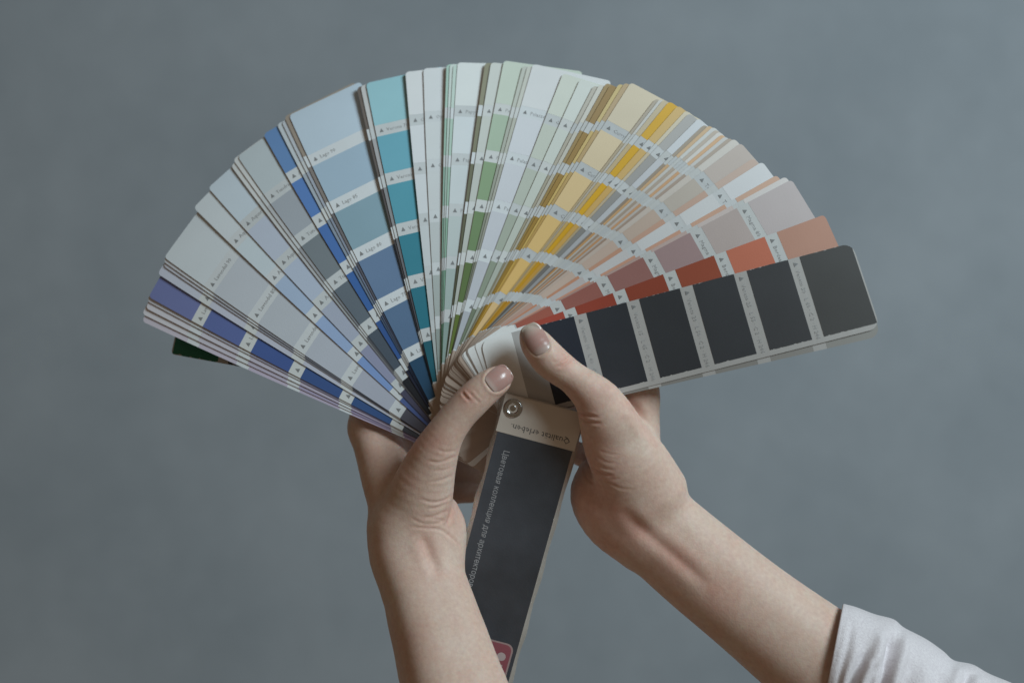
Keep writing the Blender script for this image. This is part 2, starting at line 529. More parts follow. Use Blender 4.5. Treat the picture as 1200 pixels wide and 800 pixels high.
# ---------------------------------------------------------------- front cover and rivet
def build_cover():
    th = math.radians(255.2)
    ct, st = math.cos(th), math.sin(th)

    def fm(u, v, lift=0.0):
        a, w = u - U0, v - V0
        x, z = a * ct - w * st, a * st + w * ct
        y = -0.0024 + 0.22 * max(0, a - 10) * S
        return Vector((x * S, y - lift, z * S))
    rg = random.Random(3)
    # frosted vinyl sleeve: wavy outline
    us = [0, 1, 3, 6, 9] + [9 + (455 - 9) * i / 60 for i in range(1, 61)]
    V, F = [], []
    WC = 100.0
    for lift in (0.0, -0.0011):
        rg = random.Random(3)
        for u in us:
            d = 0.0
            if u < 9:
                d = 9 - math.sqrt(81 - (9 - u) ** 2)
            wob = 1.1 * math.sin(u * 0.11) + 0.8 * math.sin(u * 0.043 + 1) + rg.random() * 0.5
            wo2 = 0.8 * math.sin(u * 0.09 + 2) + rg.random() * 0.4
            for j in range(5):
                a, b = d - (wob if u > 9 else 0), WC - d + (wo2 if u > 9 else 0)
                V.append(fm(u, a + (b - a) * j / 4, lift))
    m, nn = len(us), 5
    off = m * nn
    for i in range(m - 1):
        for j in range(4):
            q = (i * nn + j, i * nn + j + 1, (i + 1) * nn + j + 1, (i + 1) * nn + j)
            F.append(q)
            F.append(tuple(reversed([k + off for k in q])))
    ring = [i * nn for i in range(m)] + [(m - 1) * nn + j for j in range(1, nn)] + \
           [i * nn + nn - 1 for i in range(m - 2, -1, -1)] + [j for j in range(nn - 2, 0, -1)]
    for i in range(len(ring)):
        a, b = ring[i], ring[(i + 1) % len(ring)]
        F.append((a, b, b + off, a + off))
    mat, nt, b = new_mat("frosted_vinyl")
    b.inputs['Base Color'].default_value = (*alb((170, 164, 156)), 1)
    b.inputs['Roughness'].default_value = 0.38
    b.inputs['Transmission Weight'].default_value = 0.55
    b.inputs['Specular IOR Level'].default_value = 0.5
    tc = N(nt, 'ShaderNodeTexCoord')
    ns = N(nt, 'ShaderNodeTexNoise', Scale=90.0, Detail=5.0)
    nt.links.new(tc.outputs['Object'], ns.inputs['Vector'])
    cr = N(nt, 'ShaderNodeValToRGB')
    cr.color_ramp.elements[0].color = (*alb((160, 157, 152)), 1)
    cr.color_ramp.elements[1].color = (*alb((188, 185, 180)), 1)
    nt.links.new(ns.outputs['Fac'], cr.inputs[0])
    nt.links.new(cr.outputs[0], b.inputs['Base Color'])
    bp = N(nt, 'ShaderNodeBump', Strength=0.2, Distance=0.001)
    nt.links.new(ns.outputs['Fac'], bp.inputs['Height'])
    nt.links.new(bp.outputs[0], b.inputs['Normal'])
    cover = mesh_obj("cover", V, F, mat, fan)
    cover['label'] = 'frosted vinyl front cover with dark printed panel'

    def grid(u0, u1, v0, v1, lift, rad=0.0, nu=16, nv=6):
        VV, FF = [], []
        uu = [u0 + (u1 - u0) * i / nu for i in range(nu + 1)]
        if rad:
            uu = sorted(set(uu + [u0 + rad * (1 - math.cos(math.radians(k * 15))) for k in range(1, 7)] +
                            [u1 - rad * (1 - math.cos(math.radians(k * 15))) for k in range(1, 7)]))
        for u in uu:
            dd = 0
            if rad:
                e = min(u - u0, u1 - u)
                if e < rad:
                    dd = rad - math.sqrt(max(0, rad * rad - (rad - e) ** 2))
            for j in range(nv + 1):
                VV.append(fm(u, v0 + dd + (v1 - v0 - 2 * dd) * j / nv, lift))
        k = nv + 1
        for i in range(len(uu) - 1):
            for j in range(nv):
                FF.append((i * k + j, i * k + j + 1, (i + 1) * k + j + 1, (i + 1) * k + j))
        return VV, FF
    # dark panel print with scuffs
    pm, nt, b = new_mat("dark_print_under_vinyl")
    tc = N(nt, 'ShaderNodeTexCoord')
    n1 = N(nt, 'ShaderNodeTexNoise', Scale=30.0, Detail=5.0)
    n2 = N(nt, 'ShaderNodeTexNoise', Scale=900.0, Detail=2.0)
    nt.links.new(tc.outputs['Object'], n1.inputs['Vector'])
    nt.links.new(tc.outputs['Object'], n2.inputs['Vector'])
    cr = N(nt, 'ShaderNodeValToRGB')
    cr.color_ramp.elements[0].position = 0.3
    cr.color_ramp.elements[1].position = 0.75
    cr.color_ramp.elements[0].color = (*alb((44, 48, 54)), 1)
    cr.color_ramp.elements[1].color = (*alb((64, 69, 78)), 1)
    nt.links.new(n1.outputs['Fac'], cr.inputs[0])
    nt.links.new(cr.outputs[0], b.inputs['Base Color'])
    b.inputs['Roughness'].default_value = 0.42
    rr = N(nt, 'ShaderNodeMapRange')
    rr.inputs['To Min'].default_value = 0.34
    rr.inputs['To Max'].default_value = 0.6
    nt.links.new(n1.outputs['Fac'], rr.inputs[0])
    nt.links.new(rr.outputs[0], b.inputs['Roughness'])
    bp = N(nt, 'ShaderNodeBump', Strength=0.15, Distance=0.0005)
    nt.links.new(n2.outputs['Fac'], bp.inputs['Height'])
    nt.links.new(bp.outputs[0], b.inputs['Normal'])
    V, F = grid(2.0, 47.6, 2.5, 97.5, 0.00008, nu=10)
    mesh_obj("printed_header", V, F, paint((176, 169, 161), rough=0.5), cover)
    V, F = grid(48, 440, 4.5, 95.5, 0.00012, nu=24)
    mesh_obj("printed_panel", V, F, pm, cover)
    t, f = text2d("Qualität erleben.", 1.0)
    k = 72 / max(x for x, y in t)
    mesh_obj("lettering", [fm(34.5 + y * 10.5, 90 - x * k, 0.00012) for x, y in t], f, paint((70, 72, 76)), cover, smooth=False)['kind'] = 'stuff'
    t, f = text2d("Цветовая коллекция для архитекторов", 1.0)
    k = 172 / max(x for x, y in t)
    mesh_obj("lettering", [fm(67 + x * k, 17.5 + y * 10, 0.0002) for x, y in t], f, paint((142, 146, 152)), cover, smooth=False)['kind'] = 'stuff'
    V, F = grid(296, 362, 26, 91, 0.0002, rad=9)
    mesh_obj("emblem_border", V, F, paint((150, 128, 128)), cover)
    V, F = grid(298, 360, 28, 89, 0.00028, rad=7.5)
    mesh_obj("emblem", V, F, paint((136, 72, 82)), cover)
    VV = [fm(314, 79, 0.00036)] + [fm(314 + 5.4 * math.sin(a), 79 + 5.4 * math.cos(a), 0.00036)
                                   for a in [i * math.pi / 10 for i in range(20)]]
    mesh_obj("emblem_dot", VV, [(0, 1 + i, 1 + (i + 1) % 20) for i in range(20)], paint((168, 154, 154)), cover, smooth=False)
    V, F = grid(324, 350, 74, 83, 0.00036, nu=4, nv=2)
    mesh_obj("emblem_bar", V, F, paint((168, 154, 154)), cover)

    # rivet: turned steel head with a rim and a shallow dished centre
    prof = [(0.0, 0.30), (0.9, 0.28), (1.5, 0.16), (1.9, -0.1), (2.3, -0.05), (2.7, 0.3), (3.2, 0.62), (3.8, 0.74), (4.4, 0.70), (4.9, 0.42), (5.15, 0.1), (5.15, -18.0), (0, -18.0)]
    VV, FF = [], []
    ns_ = 40
    for (r, h) in prof:
        for i in range(ns_):
            a = 2 * math.pi * i / ns_
            VV.append(Vector((r * 0.001 * math.cos(a), -0.0024 - h * 0.001, r * 0.001 * math.sin(a))))
    for p in range(len(prof) - 1):
        for i in range(ns_):
            j = (i + 1) % ns_
            FF.append((p * ns_ + i, p * ns_ + j, (p + 1) * ns_ + j, (p + 1) * ns_ + i))
    ml, nt, b = new_mat("polished_steel")
    b.inputs['Base Color'].default_value = (0.5, 0.5, 0.5, 1)
    b.inputs['Metallic'].default_value = 1
    b.inputs['Roughness'].default_value = 0.2
    tc = N(nt, 'ShaderNodeTexCoord')
    ns2 = N(nt, 'ShaderNodeTexNoise', Scale=420.0, Detail=3.0)
    nt.links.new(tc.outputs['Object'], ns2.inputs['Vector'])
    bp = N(nt, 'ShaderNodeBump', Strength=0.3, Distance=0.001)
    nt.links.new(ns2.outputs['Fac'], bp.inputs['Height'])
    nt.links.new(bp.outputs[0], b.inputs['Normal'])
    mesh_obj("rivet", VV, FF, ml, fan)


build_cover()


# ---------------------------------------------------------------- hands
def catmull(pts, n):
    P = np.array(pts, dtype=float)
    P = np.vstack([2 * P[0] - P[1], P, 2 * P[-1] - P[-2]])
    out = []
    for i in range(1, len(P) - 2):
        for k in range(n):
            t = k / n
            a, b, c, d = P[i - 1], P[i], P[i + 1], P[i + 2]
            out.append(0.5 * ((2 * b) + (-a + c) * t + (2 * a - 5 * b + 4 * c - d) * t * t + (-a + 3 * b - 3 * c + d) * t ** 3))
    out.append(P[-2])
    return np.array(out)


class Field:
    def __init__(self, lo, hi, h):
        self.lo = np.array(lo, dtype=np.float32)
        self.h = h
        self.n = np.ceil((np.array(hi) - np.array(lo)) / h).astype(int) + 1
        self.ax = [self.lo[i] + h * np.arange(self.n[i], dtype=np.float32) for i in range(3)]
        self.d = np.full(tuple(self.n), 0.02, dtype=np.float32)

    def tube(self, pts, k=0.004, p=2.0, roll=0.0, n=4):
        """pts: (px, py, depth mm, half width px, half thickness mm); smooth-joined with what is there"""
        C = catmull(pts, n)
        W = np.array([[*at(p[0], p[1], p[2] * 0.001), p[3] * S * (D + p[2] * 0.001) / D, p[4] * 0.001] for p in C], dtype=np.float32)
        m = max(k, 0.002) + 0.002
        lo = (W[:, :3] - W[:, 3:].max(axis=1, keepdims=True)).min(0) - m
        hi = (W[:, :3] + W[:, 3:].max(axis=1, keepdims=True)).max(0) + m
        i0 = np.clip(np.floor((lo - self.lo) / self.h).astype(int), 0, self.n - 1)
        i1 = np.clip(np.ceil((hi - self.lo) / self.h).astype(int) + 1, 1, self.n)
        T = np.full(tuple(i1 - i0), 0.02, dtype=np.float32)
        Y = np.array([0, 1, 0], dtype=np.float32)
        prev_a = None
        for s in range(len(W) - 1):
            A, B = W[s], W[s + 1]
            r = max(A[3:].max(), B[3:].max()) + m
            lo = np.minimum(A[:3], B[:3]) - r
            hi = np.maximum(A[:3], B[:3]) + r
            j0 = np.clip(np.floor((lo - self.lo) / self.h).astype(int), i0, i1 - 1)
            j1 = np.clip(np.ceil((hi - self.lo) / self.h).astype(int) + 1, i0 + 1, i1)
            if (j1 <= j0).any():
                continue
            gx = self.ax[0][j0[0]:j1[0]][:, None, None]
            gy = self.ax[1][j0[1]:j1[1]][None, :, None]
            gz = self.ax[2][j0[2]:j1[2]][None, None, :]
            axv = B[:3] - A[:3]
            ll = float(np.linalg.norm(axv)) + 1e-9
            axn = axv / ll
            a = np.cross(axn, Y)
            la = np.linalg.norm(a)
            a = a / la if la > 0.25 else (prev_a if prev_a is not None else np.array([1, 0, 0], dtype=np.float32))
            a = a - axn * np.dot(a, axn)
            a = (a / np.linalg.norm(a)).astype(np.float32)
            if prev_a is not None and np.dot(a, prev_a) < 0:
                a = -a
            prev_a = a
            b = np.cross(a, axn).astype(np.float32)
            if roll:
                cr_, sr_ = math.cos(math.radians(roll)), math.sin(math.radians(roll))
                a, b = (a * cr_ + b * sr_).astype(np.float32), (b * cr_ - a * sr_).astype(np.float32)
            px, py, pz = gx - A[0], gy - A[1], gz - A[2]
            t0 = px * axn[0] + py * axn[1] + pz * axn[2]
            t = np.clip(t0 / ll, 0, 1)
            ex = t0 - t * ll
            qa = px * a[0] + py * a[1] + pz * a[2]
            qb = px * b[0] + py * b[1] + pz * b[2]
            ra = A[3] + (B[3] - A[3]) * t
            rb = A[4] + (B[4] - A[4]) * t
            rc = np.minimum(ra, rb)
            k1 = (np.abs(qa / ra) ** p + np.abs(qb / rb) ** p + np.abs(ex / rc) ** p) ** (1 / p) + 1e-6
            k2 = np.sqrt((qa / ra ** 2) ** 2 + (qb / rb ** 2) ** 2 + (ex / rc ** 2) ** 2) + 1e-3
            dd = k1 * (k1 - 1) / k2
            dd = np.where(k1 < 0.3, (k1 - 1) * rc, dd)
            sl = tuple(slice(j0[q] - i0[q], j1[q] - i0[q]) for q in range(3))
            T[sl] = np.minimum(T[sl], dd)
        sl = tuple(slice(i0[q], i1[q]) for q in range(3))
        G = self.d[sl]
        hh = np.clip(0.5 + 0.5 * (G - T) / k, 0, 1)
        self.d[sl] = G * (1 - hh) + T * hh - k * hh * (1 - hh)

    def nets(self):
        d = self.d
        ins = d < 0
        nx, ny, nz = d.shape
        c = ins[:-1, :-1, :-1].astype(np.int8)
        cnt = sum(ins[i:nx - 1 + i, j:ny - 1 + j, k:nz - 1 + k].astype(np.int8) for i in (0, 1) for j in (0, 1) for k in (0, 1))
        I, J, K = np.nonzero((cnt > 0) & (cnt < 8))
        idx = np.full((nx - 1, ny - 1, nz - 1), -1, dtype=np.int32)
        idx[I, J, K] = np.arange(len(I))
        acc = np.zeros((len(I), 3), dtype=np.float64)
        num = np.zeros(len(I))
        cor = [(i, j, k) for i in (0, 1) for j in (0, 1) for k in (0, 1)]
        for a in cor:
            for b in cor:
                if sum(abs(a[q] - b[q]) for q in range(3)) == 1 and a < b:
                    va = d[I + a[0], J + a[1], K + a[2]]
                    vb = d[I + b[0], J + b[1], K + b[2]]
                    x = (va < 0) != (vb < 0)
                    t = np.where(x, va / np.where(x, va - vb, 1), 0)
                    for q in range(3):
                        acc[:, q] += np.where(x, a[q] + (b[q] - a[q]) * t, 0)
                    num += x
        P = acc / num[:, None] + np.stack([I, J, K], 1)
        P = P * self.h + self.lo
        faces = []
        for axis in range(3):
            sa = [slice(None)] * 3
            sb = [slice(None)] * 3
            sa[axis] = slice(0, -1)
            sb[axis] = slice(1, None)
            x = ins[tuple(sa)] != ins[tuple(sb)]
            o1, o2 = [q for q in range(3) if q != axis]
            e = np.array(np.nonzero(x))
            ok = (e[o1] > 0) & (e[o2] > 0) & (e[o1] < d.shape[o1] - 1) & (e[o2] < d.shape[o2] - 1)
            e = e[:, ok]

            def cell(da, db):
                q = e.copy()
                q[o1] -= da
                q[o2] -= db
                return idx[q[0], q[1], q[2]]
            quad = np.stack([cell(1, 1), cell(0, 1), cell(0, 0), cell(1, 0)], 1)
            flip = ins[e[0], e[1], e[2]]
            if axis == 1:
                flip = ~flip
            quad[~flip] = quad[~flip][:, ::-1]
            faces.append(quad)
        return P, np.concatenate(faces)

    def front(self, X, Z):
        """depth of the first surface met going away from the camera at world x, z"""
        i = (X - self.lo[0]) / self.h
        k = (Z - self.lo[2]) / self.h
        i0, k0 = int(i), int(k)
        fi, fk = i - i0, k - k0
        col = (self.d[i0, :, k0] * (1 - fi) * (1 - fk) + self.d[i0 + 1, :, k0] * fi * (1 - fk) +
               self.d[i0, :, k0 + 1] * (1 - fi) * fk + self.d[i0 + 1, :, k0 + 1] * fi * fk)
        neg = np.nonzero(col < 0)[0]
        if len(neg) == 0:
            return None
        j = neg[0]
        if j == 0:
            return float(self.ax[1][0])
        t = col[j - 1] / (col[j - 1] - col[j])
        return float(self.ax[1][j - 1] + t * self.h)


def smooth_mesh(P, F, it, lam=0.5):
    E = np.concatenate([F[:, [0, 1]], F[:, [1, 2]], F[:, [2, 3]], F[:, [3, 0]]])
    E = np.concatenate([E, E[:, ::-1]])
    deg = np.bincount(E[:, 0], minlength=len(P))[:, None]
    for _ in range(it):
        A = np.stack([np.bincount(E[:, 0], weights=P[E[:, 1], q], minlength=len(P)) for q in range(3)], 1) / np.maximum(deg, 1)
        P = P + lam * (A - P)
    return P


def normals(P, F):
    n = np.cross(P[F[:, 2]] - P[F[:, 0]], P[F[:, 3]] - P[F[:, 1]])
    out = np.stack([sum(np.bincount(F[:, c], weights=n[:, q], minlength=len(P)) for c in range(4)) for q in range(3)], 1)
    return out / (np.linalg.norm(out, axis=1, keepdims=True) + 1e-12)


def pix(P):
    f = D / (D + P[:, 1])
    return np.stack([P[:, 0] * f / S + 600, 400 - P[:, 2] * f / S], 1)


def seg_dist(Q, line):
    L = catmull(line, 6)
    best = np.full(len(Q), 1e9)
    tt = np.zeros(len(Q))
    for i in range(len(L) - 1):
        a, b = L[i], L[i + 1]
        ab = b - a
        t = np.clip(((Q - a) @ ab) / (ab @ ab + 1e-9), 0, 1)
        d = np.linalg.norm(Q - (a + t[:, None] * ab), axis=1)
        m = d < best
        best = np.where(m, d, best)
        tt = np.where(m, (i + t) / (len(L) - 1), tt)
    return best, tt


def skin_material():
    m, nt, b = new_mat("skin")
    tc = N(nt, 'ShaderNodeTexCoord')
    att = N(nt, 'ShaderNodeAttribute', attribute_name='flush')
    sep = N(nt, 'ShaderNodeSeparateColor')
    nt.links.new(att.outputs['Color'], sep.inputs[0])
    nb = N(nt, 'ShaderNodeTexNoise', Scale=42.0, Detail=5.0, Roughness=0.6)
    nf = N(nt, 'ShaderNodeTexNoise', Scale=420.0, Detail=4.0, Roughness=0.65)
    vo = N(nt, 'ShaderNodeTexVoronoi', Scale=950.0)
    for n_ in (nb, nf, vo):
        nt.links.new(tc.outputs['Object'], n_.inputs['Vector'])
    cr = N(nt, 'ShaderNodeValToRGB')
    cr.color_ramp.elements[0].position = 0.3
    cr.color_ramp.elements[1].position = 0.72
    cr.color_ramp.elements[0].color = (0.60, 0.43, 0.35, 1)
    cr.color_ramp.elements[1].color = (0.655, 0.51, 0.43, 1)
    nt.links.new(nb.outputs['Fac'], cr.inputs[0])
    red = N(nt, 'ShaderNodeMix', data_type='RGBA')
    red.inputs[7].default_value = (0.60, 0.295, 0.235, 1)
    nm = N(nt, 'ShaderNodeTexNoise', Scale=75.0, Detail=4.0, Roughness=0.6)
    nt.links.new(tc.outputs['Object'], nm.inputs['Vector'])
    mr = N(nt, 'ShaderNodeMapRange')
    mr.inputs['From Min'].default_value = 0.35
    mr.inputs['From Max'].default_value = 0.75
    mr.inputs['To Min'].default_value = 0.0
    mr.inputs['To Max'].default_value = 0.26
    nt.links.new(nm.outputs['Fac'], mr.inputs[0])
    sm = N(nt, 'ShaderNodeMath', operation='ADD', use_clamp=True)
    nt.links.new(mr.outputs[0], sm.inputs[0])
    nt.links.new(sep.outputs[0], sm.inputs[1])
    nt.links.new(sm.outputs[0], red.inputs[0])
    nt.links.new(cr.outputs[0], red.inputs[6])
    spk = N(nt, 'ShaderNodeMix', data_type='RGBA', blend_type='OVERLAY')
    spk.inputs[0].default_value = 0.26
    nt.links.new(red.outputs[2], spk.inputs[6])
    nt.links.new(nf.outputs['Fac'], spk.inputs[7])
    nt.links.new(spk.outputs[2], b.inputs['Base Color'])
    b.inputs['Subsurface Weight'].default_value = 0.5
    b.inputs['Subsurface Radius'].default_value = (1.0, 0.35, 0.2)
    b.inputs['Subsurface Scale'].default_value = 0.0022
    b.inputs['Roughness'].default_value = 0.55
    b.inputs['Specular IOR Level'].default_value = 0.30
    ad = N(nt, 'ShaderNodeMath', operation='ADD')
    nt.links.new(nf.outputs['Fac'], ad.inputs[0])
    nt.links.new(vo.outputs['Distance'], ad.inputs[1])
    bp = N(nt, 'ShaderNodeBump', Strength=0.10, Distance=0.0005)
    nt.links.new(ad.outputs[0], bp.inputs['Height'])
    nt.links.new(bp.outputs[0], b.inputs['Normal'])
    return m


SKIN = skin_material()


def nail_material():
    m, nt, b = new_mat("fingernail")
    att = N(nt, 'ShaderNodeAttribute', attribute_name='tint')
    nt.links.new(att.outputs['Color'], b.inputs['Base Color'])
    b.inputs['Roughness'].default_value = 0.25
    b.inputs['Specular IOR Level'].default_value = 0.55
    b.inputs['Subsurface Weight'].default_value = 0.2
    b.inputs['Subsurface Radius'].default_value = (1.0, 0.4, 0.3)
    b.inputs['Subsurface Scale'].default_value = 0.0015
    return m


NAIL = nail_material()


def color_attr(me, name, cols):
    a = me.color_attributes.new(name, 'FLOAT_COLOR', 'POINT')
    a.data.foreach_set('color', np.asarray(cols, dtype=np.float32).ravel())


person = empty("person", "person's two bare hands and forearms holding up the fan deck, pale sleeve at right", "person",
               at(690, 800, 0.014))


def child_at(o, parent):
    o.parent = parent
    o.matrix_parent_inverse.identity()
    o.location = -parent.location if parent.parent is None else (0, 0, 0)


def nail_frame(nl, Q):
    ca, sa = math.cos(nl['ang']), -math.sin(nl['ang'])      # image direction towards the nail tip
    dx, dy = Q[:, 0] - nl['c'][0], Q[:, 1] - nl['c'][1]
    a = (dx * ca + dy * sa) / nl['hl']
    w = (-dx * sa + dy * ca) / nl['hw']
    return a, w


def build_arm(label, tubes, box, h, creases, flush, nl, bumps=()):
    lo = np.array([1e9] * 3)
    hi = -lo
    for tb in tubes:
        for p in tb[0]:
            w = np.array(at(p[0], p[1], p[2] * 0.001))
            r = max(p[3] * S, p[4] * 0.001) + 0.004
            lo, hi = np.minimum(lo, w - r), np.maximum(hi, w + r)
    fld = Field(lo, hi, h)
    for tb in tubes:
        fld.tube(*tb)
    P, F = fld.nets()
    P = smooth_mesh(P, F, 3)
    nrm = normals(P, F)
    Q = pix(P)
    face = np.clip(-nrm[:, 1] * 1.6 + 0.15, 0, 1)
    disp = np.zeros(len(P))
    for (line, amp, wid) in creases:
        dst, t = seg_dist(Q, np.array(line, dtype=float))
        taper = np.clip(np.minimum(t, 1 - t) * 5, 0, 1)
        g = np.exp(-(dst / wid) ** 2) - 0.45 * np.exp(-((dst - wid * 2.1) / (wid * 1.2)) ** 2)
        disp -= amp * 0.001 * g * taper * face
    for (x, y, r, amp) in bumps:
        disp += amp * 0.001 * np.exp(-(((Q[:, 0] - x) ** 2 + (Q[:, 1] - y) ** 2) / r ** 2)) * face
    # nail bed: sunk inside, a soft fold of skin around
    a, w = nail_frame(nl, Q)
    rho = (np.abs(a) ** 2.6 + np.abs(w) ** 2.6) ** (1 / 2.6)
    disp -= 0.0005 * np.clip((1.03 - rho) / 0.12, 0, 1) * face
    fold = np.exp(-((rho - 1.17) / 0.12) ** 2) * np.clip(0.55 - a, 0, 1)
    disp += 0.00035 * fold * face
    P = P + nrm * disp[:, None]
    red = np.zeros(len(P))
    for (x, y, r, amt) in flush:
        red += amt * np.exp(-(((Q[:, 0] - x) ** 2 + (Q[:, 1] - y) ** 2) / r ** 2))
    for (line, amp, wid) in creases:
        dst, t = seg_dist(Q, np.array(line, dtype=float))
        red += 0.22 * min(1, amp * 2) * np.exp(-(dst / (wid * 1.3)) ** 2) * face
    red = np.clip(red, 0, 1)
    ploc = np.array(person.location)
    arm = mesh_obj("arm", P - ploc, F, SKIN, person)
    arm['label'] = label
    color_attr(arm.data, 'flush', np.stack([red, red, red, np.ones(len(P))], 1))
    # nail plate
    NA, NB = 28, 20
    V, FF, T = [], [], []
    wm = at(*nl['c'], -0.02)
    ymid = fld.front(wm.x, wm.z)
    ca, sa = math.cos(nl['ang']), -math.sin(nl['ang'])
    for i in range(NA + 1):
        aa = -1 + 2 * i / NA
        half = (max(0.0, 1 - abs(aa) ** nl.get('p', 3.2))) ** (1 / 3.2) * (1.0 - 0.05 * aa)
        for j in range(NB + 1):
            ww = (-1 + 2 * j / NB) * half
            px = nl['c'][0] + ca * aa * nl['hl'] - sa * ww * nl['hw']
            py = nl['c'][1] + sa * aa * nl['hl'] + ca * ww * nl['hw']
            y = -0.015
            for _ in range(4):
                wp = at(px, py, y)
                q = fld.front(wp.x, wp.z)
                if q is None:
                    break
                y = q
            edge = max(abs(ww) / max(half, 1e-3), abs(aa)) if half > 0 else 1
            y = min(y, ymid + 0.0045)
            yy = y - 0.00005 - 0.00035 * (1 - ww * ww) + (0.0005 if edge > 0.97 else 0)
            V.append(at(px, py, yy) - person.location)
            # colour along the nail: pale moon, pink bed, paler free edge
            base = np.array((0.43, 0.255, 0.225))
            pale = np.array((0.50, 0.41, 0.37))
            tip = np.array((0.50, 0.43, 0.37))
            tm = max(0, min(1, (-0.55 - aa) / 0.3 + 0.4 * (1 - ww * ww)) if aa < -0.4 else 0)
            tt_ = max(0, min(1, (aa - nl.get('free', 0.72)) / nl.get('fw', 0.25)))
            c = base * (1 - tm * 0.6) + pale * tm * 0.6
            c = c * (1 - tt_) + tip * tt_
            T.append((*c, 1))
    k = NB + 1
    for i in range(NA):
        for j in range(NB):
            FF.append((i * k + j, (i + 1) * k + j, (i + 1) * k + j + 1, i * k + j + 1))
    nail = mesh_obj("thumbnail", V, FF, NAIL, arm)
    color_attr(nail.data, 'tint', T)
    return arm, fld


# --- arm on the left of the picture
left = [
    # forearm
    ([(596, 1010, -52, 74, 33), (563, 900, -34, 66, 29), (530, 800, -16, 58, 25), (517, 755, -9, 54, 23), (508, 725, -4, 52, 21.5), (501, 700, 0, 50, 20),
      (495, 680, 3, 50, 19), (490, 652, 7, 52, 18), (484, 625, 10, 48, 17)], 0.004, 2.6, -24),
    # back of the hand to the index knuckle
    ([(486, 640, 12, 48, 18), (471, 600, 19, 37, 17), (457, 562, 26, 33, 16), (445, 528, 34, 29, 14.5), (434, 503, 40, 25, 13.5)], 0.010, 2.2, -12),
    # index finger, going up behind the fan
    ([(434, 503, 40, 24, 13), (432, 478, 50, 19, 11), (452, 448, 60, 17, 9.5), (490, 430, 66, 16, 8.5), (520, 425, 66, 14, 7.5)], 0.004),
    # palm behind
    ([(490, 640, 26, 40, 16), (474, 590, 42, 34, 16), (460, 545, 56, 28, 14)], 0.010),
    ([(456, 535, 60, 18, 11), (478, 508, 78, 17, 9.5), (520, 505, 82, 16, 8.5), (552, 512, 72, 14, 7.5)], 0.004),
    ([(466, 562, 60, 18, 11), (492, 548, 78, 18, 9.5), (530, 552, 80, 18, 8.5), (556, 556, 68, 16, 7.5)], 0.003),
    ([(478, 592, 56, 16, 10), (504, 580, 70, 14, 8.5), (534, 577, 70, 13, 7.5), (552, 578, 60, 11, 6.5)], 0.003),
    # heel of the hand
    ([(523, 598, 15, 15, 9), (523, 620, 14, 24, 11), (516, 644, 12, 26, 12)], 0.0035),
    # thumb and its base
    ([(588, 441, -12.5, 12.5, 5.8), (582, 446, -13, 17, 7.2), (569, 455, -13.5, 19.5, 8.4), (553, 469.5, -13, 20.5, 9.2), (536, 488, -11.5, 20.5, 9.6),
      (520, 511, -9, 23, 11), (507, 538, -5, 29, 13), (496, 570, 0, 36, 15), (489, 605, 5, 41, 16.5), (489, 640, 9, 46, 17)], 0.007),
]
lc = [
    # knuckle folds of the thumb
    ([(541, 458), (546, 465), (552, 470)], 0.55, 1.5),
    ([(549, 458), (556, 466), (563, 473)], 0.32, 1.3),
    ([(556, 456), (561, 463), (567, 468)], 0.16, 1.1),
    ([(545, 455), (551, 462), (556, 469)], 0.2, 1.0),
    # wrist and thumb base wrinkles
    ([(511, 526), (522, 529), (536, 527)], 0.22, 1.4),
    ([(500, 540), (517, 541), (536, 533)], 0.30, 1.5),
    ([(506, 551), (522, 550), (535, 544)], 0.2, 1.4),
    ([(500, 565), (518, 562), (534, 554)], 0.25, 1.5),
    ([(492, 584), (505, 588), (520, 586), (531, 578)], 0.35, 1.5),
    ([(500, 596), (512, 594), (529, 587)], 0.28, 1.3),
    ([(495, 606), (510, 604), (527, 596)], 0.35, 1.5),
    ([(480, 605), (495, 613), (512, 613), (526, 604)], 0.3, 1.4),
    ([(500, 607), (512, 608), (526, 611)], 0.2, 1.2),
    ([(478, 617), (498, 618), (515, 620), (530, 630), (543, 643)], 0.35, 1.6),
    ([(531, 580), (528, 602), (524, 616)], 0.9, 2.2),
    # fold of skin in the web
    ([(418, 487), (430, 497), (452, 503), (478, 506)], 0.8, 3.0),
    ([(421, 480), (430, 488), (440, 492)], 0.4, 2.2),
    # tendon hollows on the wrist
    ([(495, 625), (503, 648), (515, 675)], 0.85, 6.0),
]
lf = [(547, 464, 13, 0.5), (490, 522, 20, 0.35), (510, 518, 12, 0.25), (452, 500, 24, 0.25), (430, 540, 30, 0.1), (475, 560, 24, 0.12), (540, 600, 16, 0.35),
      (445, 640, 18, 0.2), (500, 640, 14, 0.1), (586, 441, 22, 0.15), (480, 760, 30, 0.12)]
lnail = dict(c=(585, 443), ang=math.radians(38), hl=16.0, hw=13.5, free=0.9, fw=0.2)
build_arm("hand on the left, thumb lying across the fan's pivot end", left, None, 0.00075, lc, lf, lnail,
          bumps=[(452, 515, 14, -1.2), (470, 540, 16, -0.8)])

